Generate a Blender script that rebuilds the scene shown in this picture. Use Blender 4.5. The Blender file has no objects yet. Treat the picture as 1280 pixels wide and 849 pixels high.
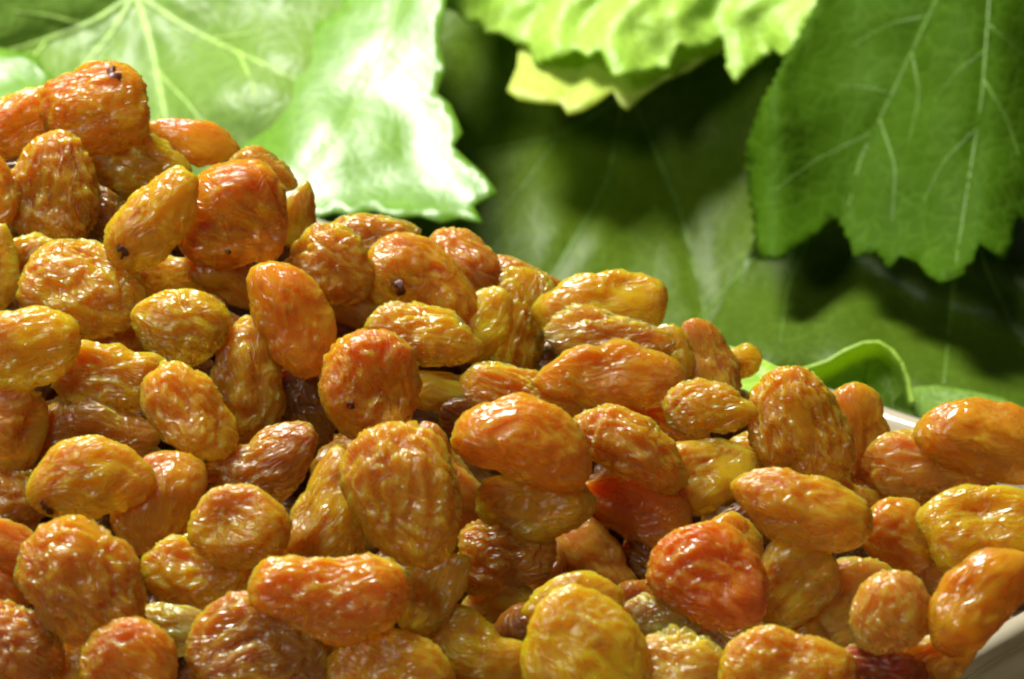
import bpy, bmesh, math, random
import numpy as np
from mathutils import Vector, Matrix
from mathutils.geometry import delaunay_2d_cdt

S = bpy.context.scene
C = S.collection
MM = 0.001

# ------------------------------------------------------------------ camera
PITCH = math.radians(30)
F = Vector((0, math.cos(PITCH), -math.sin(PITCH)))      # view direction
U = Vector((0, math.sin(PITCH), math.cos(PITCH)))       # up in the view
X = Vector((1, 0, 0))
LOOK = Vector((0, 0, 0.055))                            # a point on the face of the heap
CAM = LOOK - F * 0.5
cam_data = bpy.data.cameras.new('camera')
cam = bpy.data.objects.new('camera', cam_data)
C.objects.link(cam)
cam.location = CAM
cam.rotation_euler = (math.radians(90) - PITCH, 0, 0)
cam_data.sensor_width = 36
cam_data.lens = 5000 / 1280 * 36                        # macro lens: 0.1 mm per pixel at half a metre
cam_data.clip_start = 0.01
cam_data.clip_end = 50
cam_data.dof.use_dof = True
cam_data.dof.focus_distance = 0.497
cam_data.dof.aperture_fstop = 29
S.camera = cam

# ------------------------------------------------------------------ light
world = bpy.data.worlds.new('World')
S.world = world
world.use_nodes = True
bg = world.node_tree.nodes['Background']
bg.inputs['Color'].default_value = (1.0, 0.96, 0.90, 1)
bg.inputs['Strength'].default_value = 0.055

def area(name, loc, target, size, power, color):
    l = bpy.data.lights.new(name, 'AREA')
    l.shape = 'RECTANGLE'
    l.size, l.size_y = size
    l.energy = power
    l.color = color
    o = bpy.data.objects.new(name, l)
    C.objects.link(o)
    o.location = loc
    o.rotation_euler = (Vector(target) - Vector(loc)).to_track_quat('-Z', 'Y').to_euler()
    return o
area('softbox_overhead', (-0.24, 0.26, 0.72), (0, 0.04, 0.03), (0.26, 0.20), 13.5, (1.0, 0.97, 0.92))
area('softbox_front', (-0.42, -0.42, 0.62), (0, 0, 0.04), (0.16, 0.16), 1.9, (1.0, 0.97, 0.93))

vs = S.view_settings
vs.view_transform = 'Standard'
vs.look = 'None'
vs.exposure = 0.20
vs.gamma = 1.0
vs.use_curve_mapping = False
S.render.engine = 'CYCLES'
S.cycles.filter_width = 2.2
S.cycles.max_bounces = 10
S.cycles.transmission_bounces = 10
S.cycles.transparent_max_bounces = 8
S.cycles.sample_clamp_indirect = 4

# ------------------------------------------------------------------ helpers
def P(u, v, d):
    """world point seen at photo coordinate (u, v) at depth d"""
    k = d / 5000
    return CAM + F * d + X * ((u - 640) * k) + U * ((424.5 - v) * k)

def to_px(p):
    q = Vector(p) - CAM
    d = q.dot(F)
    return 640 + q.dot(X) / d * 5000, 424.5 - q.dot(U) / d * 5000, d

_rs = np.random.RandomState(7)
_perm = np.concatenate([_rs.permutation(256)] * 3)
_g = _rs.normal(size=(256, 3)); _g /= np.linalg.norm(_g, axis=1)[:, None]
def perlin(p):
    i = np.floor(p).astype(int); f = p - i; i &= 255
    w = f * f * f * (f * (f * 6 - 15) + 10)
    out = 0
    for a in (0, 1):
        for b in (0, 1):
            for c in (0, 1):
                h = _perm[_perm[_perm[i[:, 0] + a] + i[:, 1] + b] + i[:, 2] + c]
                g = _g[h]
                d = g[:, 0] * (f[:, 0] - a) + g[:, 1] * (f[:, 1] - b) + g[:, 2] * (f[:, 2] - c)
                out = out + d * (w[:, 0] if a else 1 - w[:, 0]) * (w[:, 1] if b else 1 - w[:, 1]) * (w[:, 2] if c else 1 - w[:, 2])
    return out

def tag(o, label=None, cat=None, group=None, kind=None):
    for k, v in (('label', label), ('category', cat), ('group', group), ('kind', kind)):
        if v: o[k] = v
    return o

def link(name, me, mat=None, parent=None):
    o = bpy.data.objects.new(name, me)
    C.objects.link(o)
    if mat and not me.materials: me.materials.append(mat)
    if parent: o.parent = parent
    return o

def smooth(me):
    me.polygons.foreach_set('use_smooth', [True] * len(me.polygons))

# ------------------------------------------------------------------ materials
class NT:
    def __init__(s, name):
        s.m = bpy.data.materials.new(name); s.m.use_nodes = True
        s.n = s.m.node_tree.nodes; s.l = s.m.node_tree.links
        s.b = s.n['Principled BSDF']; s.out = s.n['Material Output']
    def add(s, t, **kw):
        n = s.n.new(t)
        for k, v in kw.items():
            if hasattr(n, k) and k not in n.inputs: setattr(n, k, v)
            else: n.inputs[k].default_value = v
        return n
    def con(s, a, b): s.l.new(a, b)
    def ramp(s, src, stops):
        r = s.n.new('ShaderNodeValToRGB'); e = r.color_ramp.elements
        while len(e) < len(stops): e.new(0.5)
        for q, (p, c) in zip(e, stops): q.position = p; q.color = c if len(c) == 4 else (*c, 1)
        s.con(src, r.inputs[0]); return r
    def mix(s, fac, a, b, blend='MIX'):
        n = s.n.new('ShaderNodeMix'); n.data_type = 'RGBA'; n.blend_type = blend
        for v, i in ((fac, 0), (a, 6), (b, 7)):
            if hasattr(v, 'is_linked'): s.con(v, n.inputs[i])
            else: n.inputs[i].default_value = v if i == 0 else (*v, 1)
        return n.outputs[2]

def raisin_material():
    t = NT('raisin_skin')
    oi = t.add('ShaderNodeObjectInfo')
    tc = t.add('ShaderNodeTexCoord')
    off = t.add('ShaderNodeVectorMath', operation='SCALE'); off.inputs[0].default_value = (0.31, 0.17, 0.23)
    t.con(oi.outputs['Random'], off.inputs['Scale'])
    mp = t.add('ShaderNodeVectorMath', operation='ADD')
    t.con(tc.outputs['Object'], mp.inputs[0]); t.con(off.outputs[0], mp.inputs[1])
    n1 = t.add('ShaderNodeTexNoise', Scale=190.0, Detail=3.0, Roughness=0.55)
    t.con(mp.outputs[0], n1.inputs['Vector'])
    n2 = t.add('ShaderNodeTexNoise', Scale=620.0, Detail=3.0, Roughness=0.6)
    t.con(mp.outputs[0], n2.inputs['Vector'])
    warm = t.mix(1.0, oi.outputs['Color'], (0.90, 0.76, 0.55), 'MULTIPLY')
    pale = t.mix(0.22, oi.outputs['Color'], (0.80, 0.47, 0.05))
    r1 = t.ramp(n1.outputs['Fac'], [(0.40, (0, 0, 0)), (0.62, (1, 1, 1))])
    c1 = t.mix(r1.outputs[0], pale, warm)
    r2 = t.ramp(n2.outputs['Fac'], [(0.54, (0, 0, 0)), (0.76, (0.5, 0.5, 0.5))])
    c2 = t.mix(r2.outputs[0], c1, (0.36, 0.11, 0.015))
    t.b.inputs['Subsurface Weight'].default_value = 1.0
    t.b.inputs['Subsurface Anisotropy'].default_value = 0.5
    t.b.inputs['Subsurface Radius'].default_value = (7.0, 3.4, 0.55)
    t.b.inputs['Subsurface Scale'].default_value = 0.001
    t.b.inputs['IOR'].default_value = 1.46
    t.b.inputs['Transmission Weight'].default_value = 0.52
    r3 = t.ramp(n1.outputs['Fac'], [(0.35, (0.16,) * 3), (0.65, (0.40,) * 3)])
    t.con(r3.outputs[0], t.b.inputs['Roughness'])
    # fine skin creases that follow the long axis of each raisin
    mpp = t.add('ShaderNodeMapping'); mpp.inputs['Scale'].default_value = (0.50, 1.0, 1.0)
    t.con(mp.outputs[0], mpp.inputs[0])
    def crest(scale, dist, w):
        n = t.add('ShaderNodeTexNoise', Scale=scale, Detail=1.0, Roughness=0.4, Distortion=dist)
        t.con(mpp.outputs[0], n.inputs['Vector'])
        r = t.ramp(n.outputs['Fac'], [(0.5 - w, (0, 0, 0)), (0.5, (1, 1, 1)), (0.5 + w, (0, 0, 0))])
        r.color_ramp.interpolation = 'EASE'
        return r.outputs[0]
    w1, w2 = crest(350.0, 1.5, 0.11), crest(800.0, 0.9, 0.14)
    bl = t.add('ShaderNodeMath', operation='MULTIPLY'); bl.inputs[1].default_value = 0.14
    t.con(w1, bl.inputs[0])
    t.con(t.mix(bl.outputs[0], c2, (0.66, 0.43, 0.15)), t.b.inputs['Base Color'])     # paler crests: light caught by the ridges, painted into the colour
    hs = t.add('ShaderNodeMath', operation='MULTIPLY_ADD'); hs.inputs[1].default_value = 0.28
    t.con(w2, hs.inputs[0]); t.con(w1, hs.inputs[2])
    bp = t.add('ShaderNodeBump', Strength=0.75, Distance=0.00032)
    t.con(oi.outputs['Alpha'], bp.inputs['Strength'])
    t.con(hs.outputs[0], bp.inputs['Height'])
    t.con(bp.outputs[0], t.b.inputs['Normal'])
    return t.m

def leaf_material(name, col, col2, rough=0.35, trans=0.25, tcol=(0.3, 0.5, 0.03), bump=0.5, spec=0.5):
    t = NT(name)
    tc = t.add('ShaderNodeTexCoord')
    n1 = t.add('ShaderNodeTexNoise', Scale=45.0, Detail=4.0, Roughness=0.6)
    t.con(tc.outputs['Object'], n1.inputs['Vector'])
    vo = t.add('ShaderNodeTexVoronoi', feature='DISTANCE_TO_EDGE', Scale=330.0)
    wn = t.add('ShaderNodeTexNoise', Scale=260.0, Detail=2.0)
    t.con(tc.outputs['Object'], wn.inputs['Vector'])
    wm = t.add('ShaderNodeMix', data_type='VECTOR'); wm.inputs[0].default_value = 0.004
    t.con(tc.outputs['Object'], wm.inputs[4]); t.con(wn.outputs['Color'], wm.inputs[5])
    t.con(wm.outputs[1], vo.inputs['Vector'])
    r = t.ramp(n1.outputs['Fac'], [(0.3, col), (0.7, col2)])
    rv = t.ramp(vo.outputs['Distance'], [(0.0, (1, 1, 1)), (0.07, (0, 0, 0))])
    cc = t.mix(rv.outputs[0], r.outputs[0], tuple(min(1, c * 1.08 + 0.004) for c in col2))
    t.con(cc, t.b.inputs['Base Color'])
    t.b.inputs['Roughness'].default_value = rough
    t.b.inputs['Specular IOR Level'].default_value = spec
    add = t.add('ShaderNodeMath', operation='ADD')
    r2 = t.ramp(vo.outputs['Distance'], [(0.0, (0, 0, 0)), (0.22, (1, 1, 1))])
    t.con(r2.outputs[0], add.inputs[0]); t.con(n1.outputs['Fac'], add.inputs[1])
    bp = t.add('ShaderNodeBump', Strength=bump * 0.35, Distance=0.0004)
    t.con(add.outputs[0], bp.inputs['Height']); t.con(bp.outputs[0], t.b.inputs['Normal'])
    tr = t.add('ShaderNodeBsdfTranslucent'); tr.inputs[0].default_value = (*tcol, 1)
    mx = t.add('ShaderNodeMixShader'); mx.inputs[0].default_value = trans
    t.con(t.b.outputs[0], mx.inputs[1]); t.con(tr.outputs[0], mx.inputs[2])
    t.con(mx.outputs[0], t.out.inputs['Surface'])
    return t.m

def plain(name, col, rough=0.5):
    t = NT(name)
    tc = t.add('ShaderNodeTexCoord')
    n = t.add('ShaderNodeTexNoise', Scale=400.0, Detail=3.0)
    t.con(tc.outputs['Object'], n.inputs['Vector'])
    r = t.ramp(n.outputs['Fac'], [(0.3, tuple(c * 0.7 for c in col)), (0.7, tuple(min(1, c * 1.25) for c in col))])
    t.con(r.outputs[0], t.b.inputs['Base Color'])
    t.b.inputs['Roughness'].default_value = rough
    return t.m

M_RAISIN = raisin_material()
M_SCAR = plain('stem_scar_brown', (0.085, 0.022, 0.008), 0.4)
M_PALE = leaf_material('pale_leaf', (0.135, 0.26, 0.030), (0.20, 0.34, 0.05), 0.42, 0.30, (0.45, 0.60, 0.06), 0.5, 0.4)
M_GLOSS = leaf_material('glossy_leaf', (0.110, 0.265, 0.012), (0.165, 0.345, 0.020), 0.38, 0.26, (0.30, 0.56, 0.02), 0.22, 0.72)
M_LIME = leaf_material('lime_leaf', (0.27, 0.50, 0.03), (0.45, 0.68, 0.10), 0.46, 0.35, (0.60, 0.80, 0.05), 0.6, 0.5)
M_LIME2 = leaf_material('yellow_lime_leaf', (0.48, 0.60, 0.08), (0.58, 0.70, 0.12), 0.45, 0.40, (0.70, 0.80, 0.08), 0.5)
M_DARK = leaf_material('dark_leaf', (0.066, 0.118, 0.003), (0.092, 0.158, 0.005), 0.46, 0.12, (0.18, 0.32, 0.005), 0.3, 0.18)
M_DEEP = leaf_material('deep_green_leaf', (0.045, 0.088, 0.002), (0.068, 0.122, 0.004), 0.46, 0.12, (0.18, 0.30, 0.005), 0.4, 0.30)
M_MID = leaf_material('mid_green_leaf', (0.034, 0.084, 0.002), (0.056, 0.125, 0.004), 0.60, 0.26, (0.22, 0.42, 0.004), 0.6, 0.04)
M_VPALE = plain('pale_vein', (0.28, 0.44, 0.09), 0.45)
M_VMID = plain('green_vein', (0.13, 0.25, 0.03), 0.5)
M_VDARK = plain('dark_vein', (0.115, 0.22, 0.025), 0.5)
M_STALK = plain('dry_stalk', (0.38, 0.27, 0.12), 0.6)

# ------------------------------------------------------------------ table and dish
def table():
    t = NT('dark_wood')
    tc = t.add('ShaderNodeTexCoord')
    mp = t.add('ShaderNodeMapping'); mp.inputs['Scale'].default_value = (3, 40, 1)
    t.con(tc.outputs['Object'], mp.inputs[0])
    n = t.add('ShaderNodeTexNoise', Scale=6.0, Detail=6.0, Distortion=0.8)
    t.con(mp.outputs[0], n.inputs['Vector'])
    r = t.ramp(n.outputs['Fac'], [(0.3, (0.035, 0.020, 0.010)), (0.7, (0.10, 0.065, 0.035))])
    t.con(r.outputs[0], t.b.inputs['Base Color']); t.b.inputs['Roughness'].default_value = 0.55
    bm = bmesh.new()
    bmesh.ops.create_grid(bm, x_segments=8, y_segments=8, size=1.5)
    me = bpy.data.meshes.new('table'); bm.to_mesh(me); bm.free()
    o = link('table', me, t.m); o.location = (0, 0.4, 0)
    tag(o, kind='structure')
table()

RIM = 0.034
def on_plane(u, v, z):
    a = P(u, v, 1.0) - CAM
    return CAM + a * ((z - CAM.z) / a.z)
fa, fb = on_plane(1165, 843, RIM), on_plane(1292, 770, RIM)
ba, bb = on_plane(1060, 493, RIM), on_plane(1190, 536, RIM)
def cross(a, b, c, d):
    r, s, q = b - a, d - c, c - a
    t_ = (q.x * s.y - q.y * s.x) / (r.x * s.y - r.y * s.x)
    return a + r * t_
COR = cross(fa, fb, ba, bb)                              # right-hand corner of the dish
eF = (fa - COR); eF.z = 0; eF.normalize()
eB = (ba - COR); eB.z = 0; eB.normalize()
SIDE_F, SIDE_B = 0.150, 0.172
CORNERS = [COR, COR + eB * SIDE_B, COR + eB * SIDE_B + eF * SIDE_F, COR + eF * SIDE_F]
CEN = sum(CORNERS, Vector()) / 4; CEN.z = 0
def in_dish(x, y, m):
    n = 4
    for i in range(4):
        a, b = CORNERS[i], CORNERS[(i + 1) % 4]
        e = (b - a); e.z = 0; e.normalize()
        s = e.x * (y - a.y) - e.y * (x - a.x)
        c = e.x * (CEN.y - a.y) - e.y * (CEN.x - a.x)
        if s * (1 if c > 0 else -1) < m: return False
    return True
def rounded(inset, rad, seg=7):
    pts = []
    for i in range(4):
        p, q, r = CORNERS[i - 1], CORNERS[i], CORNERS[(i + 1) % 4]
        a = (p - q); a.z = 0; a.normalize()
        b = (r - q); b.z = 0; b.normalize()
        half = math.acos(max(-1, min(1, a.dot(b)))) / 2
        bis = (a + b).normalized()
        qi = Vector((q.x, q.y, 0)) + bis * (inset / math.sin(half))
        rr = max(rad - inset, 0.002)
        cen = qi + bis * (rr / math.sin(half))
        t1 = qi + a * (rr / math.tan(half)); t2 = qi + b * (rr / math.tan(half))
        v1, v2 = t1 - cen, t2 - cen
        for k in range(seg + 1):
            f = k / seg
            w = v1.lerp(v2, f).normalized() * rr
            pts.append(cen + w)
    return pts
def dish():
    t = NT('thick_clear_glass')
    t.b.inputs['Base Color'].default_value = (0.74, 0.67, 0.48, 1)
    t.b.inputs['Roughness'].default_value = 0.04
    t.b.inputs['IOR'].default_value = 1.47
    t.b.inputs['Transmission Weight'].default_value = 0.55
    n = t.add('ShaderNodeTexNoise', Scale=60.0, Detail=2.0)
    tc = t.add('ShaderNodeTexCoord'); t.con(tc.outputs['Object'], n.inputs['Vector'])
    r = t.ramp(n.outputs['Fac'], [(0.3, (0.03,) * 3), (0.7, (0.10,) * 3)])
    t.con(r.outputs[0], t.b.inputs['Roughness'])
    # profile: (inset from the outer rim line, height)
    prof = [(0.010, 0.0002), (0.0065, 0.002), (0.005, 0.008), (0.003, 0.022), (0.0010, RIM - 0.0100), (-0.0018, RIM - 0.0088), (-0.0022, RIM - 0.0076), (-0.0014, RIM - 0.0064), (0.0010, RIM - 0.0056), (0.0010, RIM - 0.0044),
            (-0.0004, RIM - 0.0032), (-0.0010, RIM - 0.0016), (-0.0006, RIM - 0.0004), (0.0006, RIM), (0.0018, RIM - 0.0004), (0.0027, RIM - 0.0014),
            (0.0036, RIM - 0.0030), (0.0046, RIM - 0.006), (0.0060, 0.022), (0.0085, 0.010), (0.012, 0.006)]
    loops = [[Vector((p.x, p.y, z)) for p in rounded(i, 0.014)] for i, z in prof]
    n_ = len(loops[0]); vs_ = [tuple(v) for l in loops for v in l]
    fs = [(a * n_ + k, a * n_ + (k + 1) % n_, (a + 1) * n_ + (k + 1) % n_, (a + 1) * n_ + k) for a in range(len(loops) - 1) for k in range(n_)]
    fs.append(tuple(reversed(range(n_))))
    fs.append(tuple((len(loops) - 1) * n_ + k for k in range(n_)))
    me = bpy.data.meshes.new('glass_dish'); me.from_pydata(vs_, [], fs)
    bm = bmesh.new(); bm.from_mesh(me); bmesh.ops.recalc_face_normals(bm, faces=bm.faces); bm.to_mesh(me); bm.free()
    smooth(me)
    o = link('glass_dish', me, t.m)
    tag(o, 'square clear glass dish with thick rounded rim holding the heap of raisins', 'dish')
dish()

# ------------------------------------------------------------------ shape of the heap
RIDGE_U = [-400, -150, 0, 150, 200, 280, 340, 390, 410, 500, 600, 650, 760, 835, 900, 945, 1080, 1100, 1200, 1290, 1500]
RIDGE_V = [240, 150, 120, 100, 170, 190, 225, 255, 290, 285, 300, 365, 350, 400, 430, 485, 490, 560, 520, 540, 660]
def ridge(u): return float(np.interp(u, RIDGE_U, RIDGE_V))
def heap_depth(u, v):
    a = np.interp(u, [300, 1280], [0.70, 1.55])
    sh = np.interp(u, [250, 1280], [0.0, 0.031])
    return 0.5 + float(a * (424.5 - v) * 1e-4 + sh)

# ------------------------------------------------------------------ raisin geometry
_ico = {}
def ico(level):
    if level not in _ico:
        bm = bmesh.new(); bmesh.ops.create_icosphere(bm, subdivisions=level, radius=1)
        me = bpy.data.meshes.new('ico'); bm.to_mesh(me); bm.free(); smooth(me)
        co = np.empty(len(me.vertices) * 3); me.vertices.foreach_get('co', co)
        _ico[level] = (me, co.reshape(-1, 3))
    return _ico[level]

def radial(outline, cx, cy, ang):
    """smooth radius by direction, in the raisin's own frame, from corner points"""
    c, s = math.cos(ang), math.sin(ang)
    th, rr = [], []
    for (u, v) in outline:
        dx, dy = u - cx, -(v - cy)
        x, y = dx * c + dy * s, -dx * s + dy * c
        th.append(math.atan2(y, x)); rr.append(math.hypot(x, y))
    o = np.argsort(th); th = np.array(th)[o]; rr = np.array(rr)[o]
    g = np.linspace(-math.pi, math.pi, 181)[:-1]
    thx = np.concatenate([th - 2 * math.pi, th, th + 2 * math.pi]); rx = np.tile(rr, 3)
    r = np.interp(g, thx, rx)
    ker = np.exp(-0.5 * (np.arange(-12, 13) / 2.0) ** 2); ker /= ker.sum()
    r = np.convolve(np.concatenate([r[-12:], r, r[:12]]), ker, 'valid')
    return g, r

def raisin_co(level, seed, a, b, c, wr=1.0, fine=1.0, pear=0.0, box=0.0, dent=0.0, bend=0.0, prof=None, pinch=0.0):
    me, p = ico(level)
    p = p.copy()
    rs = np.random.RandomState(seed)
    o = rs.uniform(0, 200, 3)
    lum = perlin(p * 1.15 + o)
    # wrinkles: crests that run along x, wander and fork
    warp = np.stack([perlin(p * 1.7 + o + 31), perlin(p * 1.7 + o + 57), perlin(p * 1.7 + o + 83)], 1)
    q = p * np.array([0.62, 1.45, 1.45]) + warp * 0.55
    mask = 0.55 + 0.9 * np.clip(perlin(p * 1.5 + o + 11) + 0.30, 0, 0.8)
    def crest(freq, off, sharp):
        n = np.abs(perlin(q * freq + o + off))
        return (1 - np.clip(n * sharp, 0, 1)) ** 1.6
    h = 0.135 * crest(2.3, 5, 2.8) + 0.062 * crest(4.6, 17, 3.0) * mask + 0.008 * fine * crest(8.2, 29, 3.0) * mask
    h -= 0.075
    valley = -0.07 * np.clip(1 - np.abs(perlin(q * 1.35 + o + 71)) * 5, 0, 1) ** 2
    k = 1 + 0.22 * lum
    for _ in range(6):                                   # sides that have sunk in as the berry dried
        nd = rs.normal(size=3) * np.array([0.7, 1, 1]); nd /= np.linalg.norm(nd)
        wd, am = rs.uniform(0.35, 0.75), rs.uniform(0.08, 0.26)
        f = np.clip((p @ nd - (1 - wd)) / wd, 0, 1); k = k - am * f * f * (3 - 2 * f)
    for _ in range(4):                                   # collapsed hollows with firmer edges on the face
        nd = rs.normal(size=3); nd[2] = abs(nd[2]) + 0.5; nd /= np.linalg.norm(nd)
        wd, am = rs.uniform(0.14, 0.32), rs.uniform(0.06, 0.20)
        f = np.clip((p @ nd + 0.05 * warp[:, 0] - (1 - wd)) / wd, 0, 1); k = k - am * np.sqrt(f) * f * (1.6 - 0.6 * f)
    fade = 1.0 if prof is not None else 0.75 * (1 - 0.85 * np.clip((np.abs(p[:, 0]) - 0.55) / 0.4, 0, 1))   # creases run out towards the ends
    k = k + 0.05 + min(wr, 1.5) * fade * (h * 1.15 + valley)
    d = p.copy()
    if prof is not None:
        g, r = prof
        th = np.arctan2(p[:, 1], p[:, 0])
        R = np.interp(th, g, r, period=2 * math.pi)
        rho = np.sqrt(p[:, 0] ** 2 + p[:, 1] ** 2)
        side = 1 + (k - 1) * 0.38
        R0 = r.mean()
        sx = np.where(rho > 1e-6, R * rho ** 0.85, 0) * side
        out = np.stack([np.cos(th) * sx, np.sin(th) * sx, p[:, 2] * c * (0.75 + 0.25 * R / R0) * k], 1)
        aa = a
    else:
        if box:
            n = np.abs(p) ** (2 + box); d = p / (n.sum(1) ** (1 / (2 + box)))[:, None]
        d = d * k[:, None]
        t = d[:, 0]
        wdt = 1 + pear * t - 0.06 * t * t - pinch * np.clip(t - 0.35, 0, 1) * 1.1
        out = np.stack([d[:, 0] * a, d[:, 1] * b * wdt, d[:, 2] * c * wdt], 1)
    if dent:
        f = np.exp(-((p[:, 0] * 1.5) ** 2 + (p[:, 1] * 1.9) ** 2)) * np.clip(p[:, 2] * 2, 0, 1)
        out[:, 2] -= dent * c * f
    if bend:
        out[:, 1] += bend * (out[:, 0] / a) ** 2 * b
        out[:, 1] -= bend * 0.4 * b
    return out

def raisin_mesh(level, co):
    me = ico(level)[0].copy(); me.name = 'raisin'
    me.vertices.foreach_set('co', co.ravel()); me.update()
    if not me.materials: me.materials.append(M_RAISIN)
    return me

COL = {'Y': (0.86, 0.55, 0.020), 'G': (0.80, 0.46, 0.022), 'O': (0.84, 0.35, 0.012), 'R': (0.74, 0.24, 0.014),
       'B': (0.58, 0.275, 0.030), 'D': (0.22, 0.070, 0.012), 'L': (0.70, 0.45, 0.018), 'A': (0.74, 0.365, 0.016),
       'T': (0.78, 0.47, 0.07), 'N': (0.46, 0.42, 0.10), 'V': (0.80, 0.56, 0.018)}

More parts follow.
